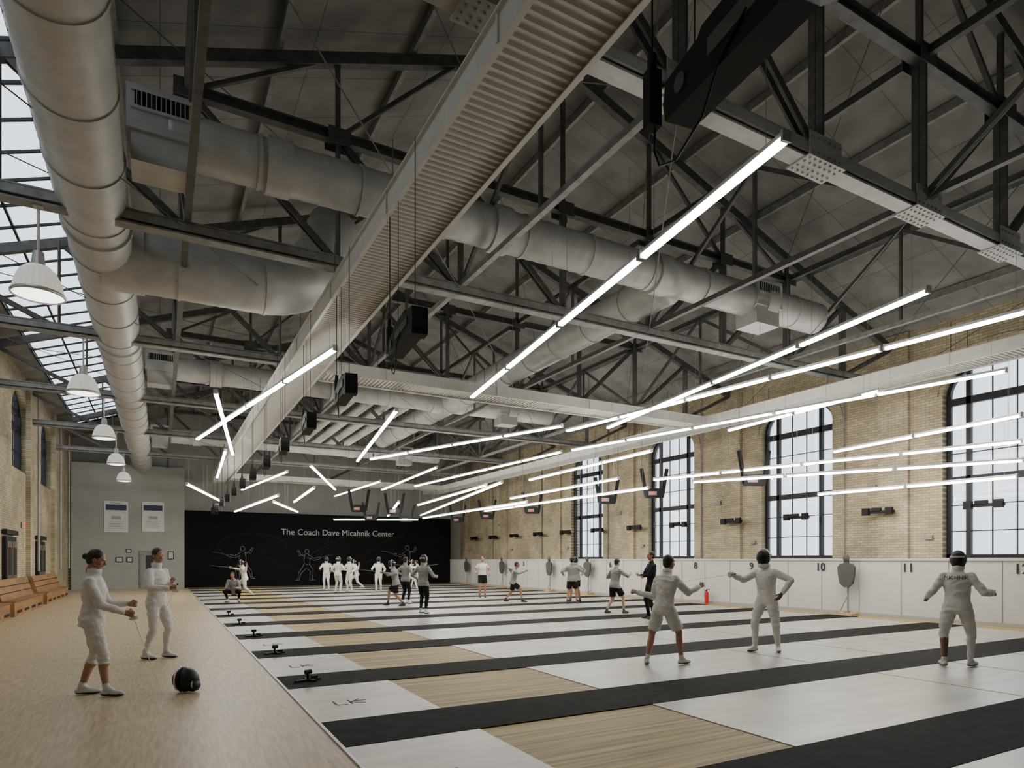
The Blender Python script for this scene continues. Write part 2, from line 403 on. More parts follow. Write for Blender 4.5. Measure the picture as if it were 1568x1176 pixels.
# ------------------------------------------------------------------ linear pendants
def tube_mesh(L):
    b=MB(); b.box((0,0,.035),(L,.075,.05),1); b.box((0,0,-.012),(L-.03,.085,.045),0)
    for sx in(-1,1): b.box((sx*(L/2+.012),0,.015),(.03,.1,.11),1)
    for sx in(-1,1): b.cyl((sx*L*.4,0,.06),(sx*L*.4,0,1.35),.003,n=5,mi=2)
    return b.mesh('linear_pendant_light',[TUBE,ALU,STEEL_M])
ROWS=[((5.125,3.96),(6.63,14.06),4,5.6),((9.86,5.22),(11.73,15.37),4,5.6),((12.32,2.5),(10.92,16.36),6,5.6),
((10.41,15.77),(7.23,24.65),4,5.6),((15.3,6.58),(12.82,18.88),5,5.55),((12.7,19.3),(11.84,32.2),5,5.55),((14.7,8.86),(15.2,13.9),2,5.6),
((16.7,6.9),(17.5,12),2,4.85),((17.2,7.1),(14.6,16.6),4,4.35),((17.5,7.2),(13.8,14),3,3.95),((17.6,7.36),(17.2,12.3),2,3.6),
((2.88,12.02),(1.06,23.3),4,5.6),((1.14,16.5),(2.4,26.1),3,5.6),((5.46,16.2),(6.92,25.4),3,5.6),((10.35,25.4),(10.99,35.2),3,5.6),
((5.48,27.4),(8.67,36.4),3,5.6),((9.72,31.4),(9.5,40),3,5.6),((5.,29.9),(4.04,39),3,5.6),((.93,28.8),(2.72,36.2),2,4.7),
((5.7,27.6),(6.19,35.1),2,4.7),((4.27,27.6),(3.6,38),3,4.3),((2.07,25.2),(2.4,33.7),3,5.6),((4.53,30.8),(6.64,36.6),2,4.3),
((13.86,15.8),(14.2,24.2),3,5.15),((14.1,17.8),(14.3,26.1),3,4.5),((11,20.7),(14.6,38.6),5,4.5),((8.9,37.9),(13.3,35.5),2,4.0),((11.8,31.6),(10.9,21.8),3,4.5),
((15.2,17.5),(14.9,30),4,4.2),((13.1,22.5),(13.0,34),4,4.0),((9.2,27),(11.6,36),3,4.2)]
for a,c,n,z in ROWS:
    a=V(a);c=V(c);d=c-a;L=d.length/n; me=tube_mesh(L-.1); ang=math.atan2(d.y,d.x)
    for k in range(n):
        p=a+d*((k+.5)/n); link('linear_pendant_light',me,(p.x,p.y,z),ang)
# ------------------------------------------------------------------ high bay lamps
LAMP=emis('lamp_prismatic_glass',(1,.95,.85),4.0)
b=MB()
b.cyl((0,0,.35),(0,0,1.1),.02,n=10,mi=1); b.cyl((0,0,.22),(0,0,.42),.09,.07,n=16,mi=1); b.box((0,0,1.1),(.12,.12,.08),1)
n=48
def rr(i,r): return r*(1+(.02 if i%2 else -.02))
pr=[(.09,.22),(.15,.20),(.22,.13),(.27,.02),(.30,-.09),(.32,-.2)]
b.loft([[(rr(i,r)*math.cos(2*math.pi*i/n),rr(i,r)*math.sin(2*math.pi*i/n),z) for i in range(n)] for r,z in pr],0,False,False)
b.lathe([(.32,-.17),(.34,-.19),(.34,-.215),(.32,-.225)],n=32,mi=1); b.lathe([(.315,-.2),(.2,-.235),(.001,-.24)],n=32,mi=2)
hm=b.mesh('high_bay_lamp',[emis('lamp_side_glass',(.5,.47,.41),.8),ALU,LAMP])
for y in TY[2:]: link('high_bay_lamp',hm,(-1.55,y+.0,5.70))
# ------------------------------------------------------------------ overhead reels, scoreboards
def reel(cab):
    b=MB()
    prof=[(-.62,.02),(-.6,.12),(-.3,.15),(-.26,.19),(.26,.19),(.3,.15),(.6,.12),(.62,.0),(.6,-.1),(.3,-.11),(-.35,-.13),(-.45,-.18),(-.6,-.18),(-.62,-.1)]
    m=len(prof); vs=[(-.09,p[0],p[1]) for p in prof]+[(.09,p[0],p[1]) for p in prof]
    b.add(vs,[tuple(range(m)),tuple(range(2*m-1,m-1,-1))]+[(i,m+i,m+(i+1)%m,(i+1)%m) for i in range(m)],0)
    b.box((-.095,-.1,.03),(.012,.6,.09),1); b.cyl((-.1,.45,.02),(-.085,.45,.02),.05,n=16,mi=1)
    for yy in (-.4,.45): b.cyl((0,yy,.1),(0,yy,cab),.004,n=6)
    b.box((-.02,.85,.2),(.08,.08,.34),0); b.cyl((-.02,.85,.3),(-.02,.85,cab),.006,n=6); b.cyl((-.02,.85,.37),(-.02,.85,.47),.03,n=8)
    b.sweep([(0,.85,.05),(0,.86,-.1),(0,.80,-.22),(-.02,.6,-.3),(-.06,.3,-.25),(-.1,.1,-.1),(-.1,-.1,0)],.007,6)
    return b.mesh('overhead_cable_reel',[BLACK,STEEL_D])
rm=reel(2.1)
for k,y in enumerate(PC):
    if k<4 and k!=2: continue
    if k==2: o=link('overhead_cable_reel',rm,(3.14,2.70,4.87),math.radians(-8)); o.scale=(1.3,1.2,1.25)
    else: link('overhead_cable_reel',rm,(2.55,y-.3,4.3),math.radians(-6))
b=MB()
for sx in(-1,1):
    b.beam((sx*.47,0,.8),(sx*.3,0,-.2),.05,.13,0,up=(0,1,0)); b.beam((sx*.47,0,.8),(sx*.3,0,-.2),.13,.03,0,up=(0,1,0)); b.cyl((sx*.46,0,.78),(sx*.46,0,2.7),.006,n=6)
b.box((0,0,-.12),(.66,.16,.28),0); b.box((-.08,-.085,-.1),(.3,.01,.14),1); b.box((-.08,-.092,-.1),(.14,.006,.07),2); b.box((0,0,.06),(.5,.1,.05),0)
sm=b.mesh('hanging_scoreboard',[BLACK,STEEL_M,REDLED])
for (x,y) in ((15.75,13.4),(15.7,17.8),(15.7,20.6),(15.9,26.8),(15.8,31.5),(10.6,36),(10.2,30.6),(8.2,29.8),(12.9,36.5),(15.8,35.5)): link('hanging_scoreboard',sm,(x,y,4.15),math.radians(-25))
b=MB(); b.box((0,0,0),(.08,.95,.09),0); b.box((-.05,-.36,0.02),(.12,.2,.22),0); b.box((-.05,.36,.02),(.12,.2,.22),0); b.box((-.03,.05,.08),(.08,.3,.1),0)
b.box((.1,-.2,0),(.2,.04,.04)); b.box((.1,.2,0),(.2,.04,.04))
wm=b.mesh('wall_cable_reel',[BLACK])
for y in PC[4:]: 
    link('wall_cable_reel',wm,(19.16,y+1.3,3.1))
# ------------------------------------------------------------------ right wall numbers, extinguisher, dummies
def MR(x,y,z): 
    M=Matrix(((0,0,-1),(-1,0,0),(0,1,0))).to_4x4(); M.translation=(x,y,z); return M
def MBk(x,y,z): 
    M=Matrix(((1,0,0),(0,0,-1),(0,1,0))).to_4x4(); M.translation=(x,y,z); return M
for n in range(12,0,-1): text('piste_number',str(n),.34,MR(18.07,7.5+2.66*(12-n),1.31),DARKTXT,.004,'CENTER',.006)
b=MB(); b.cyl((0,0,0),(0,0,.42),.075,n=16); b.sph((0,0,.42),(.075,.075,.05)); b.cyl((0,0,.45),(0,0,.52),.025,n=8,mi=1); b.box((.02,-.05,.53),(.03,.14,.03),1); b.sweep([(0,.03,.5),(0,.1,.45),(0,.11,.3),(0,.09,.15)],.012,6,1)
b.obj('fire_extinguisher',[RED,BLACK],(17.9,17.4,0))
DUM=mat('dummy_leather',(.06,.056,.052),.6); PLY=mat('plywood',(.42,.31,.18),.6)
b=MB()
out=[(-.2,.0),(-.25,.25),(-.27,.48),(-.2,.56),(-.07,.6),(-.06,.66),(.06,.66),(.07,.6),(.2,.56),(.27,.48),(.25,.25),(.2,0),(.06,-.12),(-.06,-.12)]
n=len(out); vs=[(-.03,p[0],.95+p[1]) for p in out]+[(.05,p[0],.95+p[1]) for p in out]
b.add(vs,[tuple(range(n)),tuple(range(2*n-1,n-1,-1))]+[(i,n+i,n+(i+1)%n,(i+1)%n) for i in range(n)],0)
b.sph((0,0,1.69),(.06,.1,.13),0)
b.cyl((.08,0,.04),(.08,0,1.5),.025,n=10,mi=1); b.box((.05,0,.03),(.4,.5,.06),2); b.box((.08,0,.09),(.14,.14,.08),1)
b.beam((.08,-.28,.09),(.08,.28,.09),.06,.06,2); b.beam((.08,.25,.1),(.08,.02,.55),.02,.02,1)
dm=b.mesh('target_dummy',[DUM,STEEL_M,PLY])
for x,y in ((17.82,11.8),(17.8,24.9),(17.8,28.3),(17.8,33.6),(17.8,38.6)): link('target_dummy',dm,(x,y,.0))
# ------------------------------------------------------------------ black wall graphics
text('wall_lettering','The Coach Dave Micahnik Center',.53,MBk(10.3,41.98,3.22),WHITE_LINE)
def sketch(x,z,s,fl=1):
    b=MB()
    def pl(P,r=.013): b.sweep([(p[0]*s*fl,0,p[1]*s) for p in P],r,6)
    pl([(.13*math.cos(t),1.92+.15*math.sin(t)) for t in [k*.35 for k in range(19)]])
    pl([(-.12,1.72),(-.2,1.4),(-.18,1.1),(-.27,.9),(-.52,.5),(-.6,.05),(-.75,0),(-.5,0),(-.4,.42),(-.05,.78),(.22,.6),(.18,.05),(.2,0),(.52,0),(.36,.08),(.42,.66),(.18,1.05),(.2,1.35),(.14,1.5)])
    pl([(.1,1.7),(.45,1.46),(.85,1.56),(.92,1.5),(.88,1.44),(.45,1.32),(.14,1.5)])
    pl([(-.12,1.72),(-.5,1.62),(-.62,1.95),(-.55,2.02),(-.42,1.75),(-.15,1.55)])
    pl([(.9,1.5),(1.3,1.64),(1.75,1.7)],.007)
    pl([(-.18,1.1),(0,1.03),(.18,1.05)],.008)
    b.obj('fencer_mural',[MURAL_LINE],(x,41.965,z))
sketch(4.4,.5,.95,-1); sketch(8.2,.35,.95,1); sketch(14.9,.45,1.05,-1)
b=MB()
for k in range(5):
    cx=5+2.6*k; b.sweep([(cx+1.8*math.cos(t)*(1+.2*math.sin(3*t)),0,2.2+1.1*math.sin(t+.4*k)) for t in [j*.2 for j in range(24)]],.007,5)
b.obj('mural_swirls',[GREY_LINE],(0,41.992,0))
# ------------------------------------------------------------------ grey wall items
BW=mat('banner_white',(.6,.6,.58),.6); BN=mat('banner_navy',(.03,.04,.09),.6); BG=mat('banner_grey',(.3,.3,.33),.6)
def poster(x,z,w,h):
    b=MB(); b.box((0,0,0),(w,.02,h),0); b.box((0,-.012,h*.3),(w*.86,.006,h*.18),1); b.box((0,-.012,-.05),(w*.4,.006,h*.1),2)
    for k in range(5): b.box((0,-.012,-h*.16-k*.09),(w*(.7-.08*(k%3)),.006,.03),2)
    b.box((0,-.012,h*.44),(w*.5,.006,.04),2)
    b.obj('wall_banner',[BW,BN,BG],(x,41.97,z))
poster(-2.15,4.05,1.15,1.75); poster(-.35,4.1,1.1,1.7)
b=MB(); b.box((0,0,1.08),(1.15,.06,2.16),0); b.box((0,-.035,1.05),(1.0,.03,2.06),1); b.box((0,-.055,1.5),(.5,.02,.8),2); b.box((.4,-.08,1.02),(.05,.06,.14),0)
b.obj('door_1',[STEEL_M,mat('door_paint',(.22,.22,.21),.5),mat('door_glass',(.04,.04,.05),.2)],(-.45,41.965,0))
b=MB()
for k,(x,z,w,h) in enumerate(((-2.0,1.65,.35,.28),(-1.5,1.65,.3,.28),(-1.55,2.15,.25,.2),(.55,1.9,.3,.45),(-3.1,1.5,.3,.3))):
    b.box((x,0,z),(w,.03,h),0); b.box((x,-.02,z),(w-.08,.01,h-.08),1)
b.obj('framed_notices',[BLACK,WHITE_LINE],(0,41.97,0))
DW=mat('door_wood',(.12,.09,.06),.5)
for i,y in enumerate((26.4,32.6)):
    b=MB(); b.box((0,0,1.2),(.1,1.7,2.4),0); 
    for s in(-1,1): b.box((.04,s*.41,1.15),(.08,.74,2.2),1); b.box((.085,s*.41,1.6),(.01,.5,.9),0)
    b.box((.03,0,2.55),(.12,1.9,.15),0); b.obj('door_%d'%(i+2),[FRAME,DW],(XL+.06,y,0))
b=MB(); b.box((0,0,0),(.05,.4,.2),0); b.box((.03,0,0),(.01,.32,.12),1); b.obj('exit_sign',[WHITEP,REDLED],(XL+.05,28.9,2.9))
b=MB()
for y in (31,37.3,40.5): b.cyl((XL+.22,y,1.2),(XL+.22,y,8.2),.04,n=8)
b.obj('wall_pipes',[STEEL_L])
def bench(y0,y1,x=-3.65):
    b=MB()
    prof=[(0,0),(.0,.40),(.05,.45),(-.28,.45),(-.46,1.05),(-.52,1.05),(-.54,0)]
    n=len(prof); vs=[(x+p[0],y0,p[1]) for p in prof]+[(x+p[0],y1,p[1]) for p in prof]
    b.add(vs,[tuple(range(n)),tuple(range(2*n-1,n-1,-1))]+[(i,n+i,n+(i+1)%n,(i+1)%n) for i in range(n)],0)
    k=y0+.4
    while k<y1-.5:
        b.bx(x-.005,x+.008,k,k+.7,.08,.16,1); k+=1.2
    for k in range(1,3): b.beam((x-.28-.06*k,y0,.45+.2*k),(x-.28-.06*k,y1,.45+.2*k),.03,.02,1)
    b.obj('wooden_bench',[BENCHW,BLACK])
bench(17.5,22.3); bench(22.9,28.0); bench(28.9,35); 
b=MB(); b.box((0,0,.012),(.36,.06,.024),0); b.box((.03,0,.012),(.06,.26,.024),0); b.cyl((0,0,.02),(0,0,.11),.018,n=8); b.cyl((-.04,0,.12),(.05,0,.12),.03,n=12); b.box((.11,.02,.04),(.08,.05,.035))
gm=b.mesh('floor_cable_reel',[BLACK])
for y in PC[4:9]: link('floor_cable_reel',gm,(1.75,y+1.4,.012),.3)
for y in PC[3:9]:
    b=MB()
    for k,(x0,z0,x1,z1) in enumerate(((0,0,.0,.22),(0,0,.12,0),(.17,0,.17,.22),(.17,.1,.3,.22),(.17,.1,.32,0),(.22,.14,.36,.14))): b.beam((x0,z0,0),(x1,z1,0),.022,.002)
    b.obj('piste_logo',[DARKTXT],(1.75,y-.25,.0095),.0)

# ------------------------------------------------------------------ people
SKIN=mat('skin_tan',(.36,.18,.105),.5); SKIN2=mat('skin_light',(.50,.30,.21),.5); SKIN3=mat('skin_dark',(.13,.065,.04),.5)
HAIR=mat('dark_hair',(.012,.008,.006),.5,0,.3,40,.3); 
CLOTH=mat('white_fencing_cloth',(.64,.62,.585),.85,0,.06,8,.35,(1,1,.5),14)
CLOTHG=mat('grey_lame_cloth',(.25,.25,.24),.6,.1,.08,8,.4)
BLK=mat('black_cloth',(.010,.010,.012),.85,0,.2,8,.3,spec=.2); SHOE=mat('white_shoe',(.55,.55,.53),.5); SOLE=mat('shoe_dark',(.03,.03,.04),.5)
MESHM=mat('mask_wire_mesh',(.015,.015,.017),.45,.4,.5,120); LIP=mat('lips',(.26,.09,.07),.5); EYE=mat('eye',(.02,.015,.012),.2); EYEW=mat('eye_white',(.6,.6,.58),.3)
SEAM=mat('seam_grey',(.25,.24,.22),.8)  # even grey meant for seams, not assigned to any face
PM=[SKIN,HAIR,CLOTH,CLOTHG,BLK,SHOE,SOLE,MESHM,LIP,EYE,EYEW,SEAM]
sk,hr,cl,cg,bk,sh,so,mm,lp,ey,ew,sea=range(12)
def remesh(b,vox,sm=3,nrm=False):
    o=b.obj('tmp',[]); r=o.modifiers.new('r','REMESH'); r.mode='VOXEL'; r.voxel_size=vox
    if sm: s=o.modifiers.new('s','SMOOTH'); s.factor=.5; s.iterations=sm
    dg=bpy.context.evaluated_depsgraph_get(); me=bpy.data.meshes.new_from_object(o.evaluated_get(dg))
    vs=[v.co.copy() for v in me.vertices]; fs=[tuple(p.vertices) for p in me.polygons]; ns=[v.normal.copy() for v in me.vertices]
    old=o.data; bpy.data.objects.remove(o); bpy.data.meshes.remove(old); bpy.data.meshes.remove(me)
    return (vs,fs,ns) if nrm else (vs,fs)
def mkhand(grip):
    b=MB()
    for z in (-.028,-.01,.01,.028): b.cap((0,.0,z*.7),.015,(0,.082,z),.0125,n=10)
    b.cap((0,-.04,0),.026,(0,.01,0),.024)
    K=[(.03,.073),(.0105,.082),(-.0105,.076),(-.03,.06)]
    for i,(z,L) in enumerate(K):
        p=V((0,.086-.006*abs(i-1),z)); ang=0; spl=z*1.6
        for j,(f,rr) in enumerate(((.45,.0088),(.31,.0078),(.24,.0068))):
            ang+=math.radians((75,85,45)[j] if grip else (18,24,14)[j])
            d=V((-math.sin(ang),math.cos(ang)*math.cos(spl),math.cos(ang)*math.sin(spl)))
            q=p+d*L*f; b.cap(p,rr,q,rr*.9,n=8); p=q
    if grip: T=[(-.002,.02,.03),(-.022,.05,.045),(-.045,.068,.03),(-.05,.07,.008)]
    else: T=[(-.002,.02,.028),(-.012,.048,.05),(-.018,.075,.062),(-.024,.096,.064)]
    for a,c,r0,r1 in zip(T[:-1],T[1:],(.014,.0105,.009),(.0105,.009,.0078)): b.cap(a,r0,c,r1,n=8)
    return remesh(b,.0034,2)
HANDS={0:mkhand(False),1:mkhand(True)}
def mkhead():
    b=MB(); b.sph((0,-.012,.022),(.074,.092,.09),n=24); b.sph((0,.03,-.03),(.06,.06,.08),n=20); b.sph((0,.056,-.088),(.028,.026,.022))
    b.cap((-.034,.078,.022),.012,(.034,.078,.022),.012); b.cap((0,.088,.012),.008,(0,.106,-.026),.012); b.sph((0,.09,-.036),(.018,.014,.009))
    for s in(-1,1): b.sph((s*.074,-.004,-.012),(.010,.02,.032)); b.sph((s*.038,.062,-.03),(.02,.02,.02)); b.cap((s*.05,.01,-.06),.02,(s*.02,.055,-.09),.016)
    b.cap((-.018,.082,-.058),.0075,(.018,.082,-.058),.0075)
    b.cap((0,-.02,-.15),.052,(0,-.01,-.06),.055)
    return remesh(b,.0055,2)
HEAD=mkhead()
def mkhair(bun):
    b=MB(); b.sph((0,-.024,.034),(.084,.094,.088),n=24); b.sph((0,-.05,-.02),(.074,.062,.075),n=20)
    if bun: b.sph((0,-.13,-.01),(.03,.034,.04)); b.cap((0,-.1,.01),.03,(0,-.125,-.01),.03)
    return remesh(b,.007,2)
HAIRS={0:mkhair(False),1:mkhair(True)}
def ik(a,c,l1,l2,h):
    d=c-a;L=d.length
    if L>l1+l2-.004: c=a+d*((l1+l2-.004)/L); d=c-a; L=d.length
    u=d.normalized(); x=(l1*l1-l2*l2+L*L)/(2*L); q=math.sqrt(max(0,l1*l1-x*x)); h=V(h); p=h-u*h.dot(u)
    if p.length<1e-4:p=u.orthogonal()
    return a+u*x+p.normalized()*q, c
OUT={
 'white':dict(top=cl,bot=cl,thigh=9,shincut=.16,shin=cl,sleeve=9,shoe=sh),
 'whitebare':dict(top=cl,bot=cl,thigh=9,shincut=.26,shin=sk,sleeve=9,shoe=sh),
 'whiteblack':dict(top=cg,bot=bk,thigh=9,shincut=.1,shin=bk,sleeve=9,shoe=sh),
 'shorts':dict(top=cl,bot=bk,thigh=.75,shincut=-1,shin=sk,sleeve=.5,shoe=so),
 'jshorts':dict(top=cg,bot=bk,thigh=.8,shincut=-1,shin=sk,sleeve=9,shoe=so),
 'wshorts':dict(top=cl,bot=cl,thigh=.85,shincut=-1,shin=sk,sleeve=9,shoe=sh),
 'black':dict(top=bk,bot=bk,thigh=9,shincut=9,shin=bk,sleeve=9,shoe=so)}
def person(name,loc,face,outfit,h=1.75,hip=(0,0,.93),lean=0,twist=0,aL=(-.12,-.02,.085),aR=(.12,.02,.085),fL=0,fR=0,
           wL=(-.28,.08,.86),wR=(.28,.08,.86),eL=(-.5,-1,-.2),eR=(.5,-1,-.2),grip=(0,0),head='hair',look=(0,0),skin=None,glove=None,vox=.013,foil=None,shinR=None,back=None):
    O=OUT[outfit]; sc=h/1.75; b=MB(); hip=V(hip); seg=[]
    T=Matrix.Translation(hip)@Matrix.Rotation(math.radians(twist),4,'Z')@Matrix.Rotation(math.radians(-lean),4,'X')
    f=lambda x,y,z:T@V((x,y,z))
    jacket=O['top'] in (cl,cg) and outfit!='shorts'
    sec=[(-.13,.10,.085,0),(-.08,.155,.11,-.005),(0,.172,.118,-.008),(.07,.158,.105,0),(.15,.146,.10,.004),(.24,.155,.108,.008),(.34,.172,.115,.006),(.41,.17,.10,0),(.46,.135,.08,-.004),(.5,.075,.062,-.004),(.53,.056,.056,0)]
    if jacket: sec=[(-.13,.11,.09,0),(-.10,.16,.115,-.005),(-.095,.183,.133,-.005),(-.02,.186,.134,-.006),(.06,.168,.118,0),(.13,.156,.11,.004),(.24,.170,.12,.008),(.34,.186,.127,.006),(.41,.182,.11,0),(.46,.145,.088,-.004),(.49,.082,.072,-.004),(.555,.066,.068,0)]
    n=24; b.loft([[f(rx*math.cos(2*math.pi*i/n),yo+ry*math.sin(2*math.pi*i/n),z) for i in range(n)] for z,rx,ry,yo in sec])
    seg.append((f(0,0,-.1),f(0,0,.46),.15,'torso'))
    hc=f(0,.025,.695)
    b.cap(f(0,-.005,.46),.058,f(0,.005,.6),.05); seg.append((f(0,0,.545),f(0,.01,.64),.05,'neck'))
    hands=[]; jo=.008 if jacket else 0
    for sd,ank,fy,wr,eh,g in((-1,aL,fL,wL,eL,grip[0]),(1,aR,fR,wR,eR,grip[1])):
        hj=hip+(Matrix.Rotation(math.radians(twist),3,'Z')@V((sd*.088,0,-.03))); ank=V(ank)
        fd=V((math.sin(math.radians(fy*sd)),math.cos(math.radians(fy*sd)),0))
        kn,ank=ik(hj,ank,.425,.415,fd+V((0,0,.15)))
        cover=O['thigh']>1; e=.008 if cover else 0
        if cover: b.cap(hj,.096+e,hj.lerp(kn,.5),.082+e); b.cap(hj.lerp(kn,.5),.082+e,kn,.058+e)
        else:
            b.cap(hj,.1,hj.lerp(kn,.5),.08); b.cap(hj.lerp(kn,.5),.078,kn,.056); b.cyl(hj,hj.lerp(kn,O['thigh']),.1,.098,14)
        seg.append((hj,kn,.075,'thigh')); bare=O['shin']==sk
        mid=kn.lerp(ank,.32)-fd*.012
        b.cap(kn,.052 if bare else .057,mid,.054 if bare else .058); b.cap(mid,.054,ank,.033 if bare else .04)
        if 0<O['shincut']<1: k2=kn.lerp(ank,O['shincut']); b.cap(kn,.068,k2,.062)
        seg.append((kn,ank,.045,'shinR' if sd>0 else 'shin'))
        heel=ank+V((0,0,-.045))-fd*.035; ball=ank+V((0,0,-.05))+fd*.12; toe=ank+V((0,0,-.055))+fd*.175
        b.cap(heel,.038,ball,.04); b.cap(ball,.04,toe,.03); b.cap(ank+V((0,0,.01)),.04,ank.lerp(ball,.5),.038)
        seg.append((heel,toe,.035,'foot')); 
        sj=f(sd*.172,0,.425); wr=V(wr); el,wr=ik(sj,wr,.285,.245,eh)
        lg=O['sleeve']>1
        b.cap(f(sd*.12,0,.42),.062,sj,.06+jo); b.cap(sj,.058+jo,el,(.048 if lg else .04)+jo*.8); b.cap(el,(.047 if lg else .038)+jo*.8,wr,(.035 if lg else .026)+jo*.5)
        if g and glove is not None and sd>0: b.cyl(el.lerp(wr,.55),wr+(wr-el).normalized()*.02,.058,.038,14)
        seg.append((sj,el,.05,'upper')); seg.append((el,wr,.038,'fore'))
        dr=(wr-el).normalized(); up=V((0,.8,.6)); 
        if abs(dr.dot(up.normalized()))>.93: up=V((0,0,1)) if abs(dr.z)<.7 else V((0,1,0))
        z=(up-dr*up.dot(dr)).normalized(); x=dr.cross(z)
        M=Matrix((x,dr,z)).transposed().to_4x4()
        if sd<0: M=M@Matrix.Diagonal((-1,1,1,1))
        M.translation=wr+dr*.035; hands.append((M,g,sd,wr,dr))
    vs,fs,ns=remesh(b,vox,2,True)
    R=MB(); mi=[]
    iT=T.inverted(); isc=[0]*len(vs)
    for q in fs:
        c=sum((vs[i] for i in q),V())/len(q); best=9;tag='torso';tt=0
        for p0,p1,r,tg in seg:
            d=p1-p0;t=max(0,min(1,(c-p0).dot(d)/d.dot(d))); e=(c-p0-d*t).length-r
            if e<best: best=e;tag=tg;tt=t
        lc=iT@c; lz=lc.z
        if tag=='torso' or (tag=='thigh' and tt<.25): m=O['top'] if lz>(-.1 if jacket else .02) else O['bot']
        elif tag=='thigh': m=O['bot'] if tt<O['thigh'] else sk
        elif tag in('shin','shinR'):
            m=O['bot'] if tt<O['shincut'] else (O['shin'] if tt<.84 else (cl if tt<.95 and O['shoe']==sh else O['shoe']))
            if tag=='shin' and shinR is not None and tt>.2 and tt<.9: m=shinR
        elif tag=='foot': m=O['shoe'] if c.z>.03 else so
        elif tag=='upper': m=O['top'] if tt<O['sleeve'] else sk
        elif tag=='fore': m=O['top'] if O['sleeve']>1 and tt<1.1 else sk
        else: m=sk if lz>.565 or outfit=='shorts' else O['top']
        mi.append(m)
        if m in (cl,cg,bk) and tag!='foot':
            for i in q: isc[i]+=1
    A=.008 if vox<.0125 else .006
    for i,v in enumerate(vs):
        if isc[i]>=3:
            n1=noise.noise(V((v.x*7+sc*90,v.y*7,v.z*13))); n2=noise.noise(V((v.x*20,v.y*20,v.z*26+sc*50)))
            vs[i]=v+ns[i]*(A*(.8-2.6*abs(n1))+A*.35*n2)
    R.add(vs,fs,mi,True)
    if jacket and back=='detail':
        n=20
        R.loft([[f(r*math.cos(2*math.pi*i/n),r*math.sin(2*math.pi*i/n),z) for i in range(n)] for r,z in ((.073,.53),(.078,.545),(.077,.575),(.070,.58))],cl,True,False)
    for M,g,sd,wr,dr in hands:
        hv,hf=HANDS[g]; R.add(hv,[tuple(reversed(q)) for q in hf] if sd<0 else hf,(glove if (glove is not None and sd>0) else sk),True,M)
    HM=Matrix.Translation(hc)@Matrix.Rotation(math.radians(twist+look[0]),4,'Z')@Matrix.Rotation(math.radians(-lean*.3-look[1]),4,'X')
    hv,hf=HEAD; hm=[]
    for q in hf:
        c=hv[q[0]]; hm.append(lp if (abs(c.x)<.024 and c.y>.075 and -.067<c.z<-.051) else sk)
    R.add(hv,hf,hm,True,HM)
    for s in(-1,1): R.sph((s*.03,.0755,-.002),(.0125,.009,.007),ew,10,HM); R.sph((s*.03,.082,-.002),(.0058,.004,.0055),ey,8,HM); R.sph((s*.03,.082,.018),(.016,.006,.003),hr,8,HM)
    if head in('hair','bun'):
        hv,hf=HAIRS[1 if head=='bun' else 0]; R.add(hv,hf,hr,True,HM)
    else:
        B=MB(); B.sph((0,.02,-.005),(.108,.135,.14),n=24); B.sph((0,.055,-.13),(.085,.07,.07),n=18); hv,hf=remesh(B,.011,2)
        mk=[]
        for q in hf:
            c=hv[q[0]]
            mk.append(cl if c.z<-.115 else (mm if c.y>-.005 else (hr if c.z<.03 else mm)))
        R.add(hv,hf,mk,True,HM)
        R.loft([[HM@V((.115*math.cos(t),.0+dy,.0+.145*math.sin(t))) for t in [2*math.pi*i/24 for i in range(24)]] for dy in(-.012,.012)],cl,True,False)
        R.loft([[HM@V((.09*math.cos(t),-.07-.052*math.sin(t),.03+dz)) for t in [math.pi*i/12 for i in range(13)]] for dz in(-.014,.014)],cl,True,False)
    mats=list(PM)
    if skin: mats[0]=skin
    hd=math.atan2(-face[0],face[1])
    mz=min(v[2] for v in R.v)
    o=R.obj(name,mats,(loc[0],loc[1],.0-mz*sc+(loc[2] if len(loc)>2 else 0)),hd); o.scale=(sc,)*3
    if foil is not None:
        F=MB(); d=V(foil).normalized(); M,g,sd,wr,dr=hands[1]
        p=M@V((-.03,.075,0))
        F.cap(p-d*.06,.011,p+d*.05,.011,1,8); F.cyl(p+d*.05,p+d*.07,.055,.045,16,0); F.cyl(p+d*.06,p+d*.95,.0045,.0025,6,0)
        fo=F.obj('fencing_foil',[ALU,BLACK],o.location,hd); fo.scale=(sc,)*3
    return o
cr=V((.876,-.483)); cf=V((.483,.876))
def face(r,f): v=cr*r+cf*f; return (v.x,v.y)
PZ=.012
person('fencer',(-.72,9.25),(1,-.18),'whitebare',1.78,head='bun',look=(-5,20),wL=(-.10,.34,1.08),wR=(.12,.34,1.0),eL=(-.4,-1,-.3),eR=(.4,-1,-.3),aL=(-.10,-.14,.085),aR=(.10,.17,.085),fL=5,fR=15,grip=(1,1),foil=(.25,.38,-1),vox=.010,lean=2,back='detail')
person('fencer',(-.05,12.2),(.8,-.6),'white',1.85,head='hair',look=(-20,12),wL=(.05,.30,1.20),wR=(.20,.34,1.12),eL=(-.6,-.6,-.5),eR=(.6,-.6,-.5),aL=(-.12,.07,.085),aR=(.13,-.1,.085),grip=(1,1),foil=(.6,-.1,-1),vox=.011,back='detail')
person('fencer',(6.9,7.6,PZ),(1,.1),'wshorts',1.76,head='hair',wL=(-.42,-.12,1.1),wR=(.3,.45,1.2),eL=(-.6,-.5,-.8),eR=(.4,-.3,-1),aL=(-.16,-.2,.085),aR=(.16,.22,.085),hip=(0,0,.9),lean=8,fL=50,fR=0,grip=(1,1),vox=.011,back='detail')
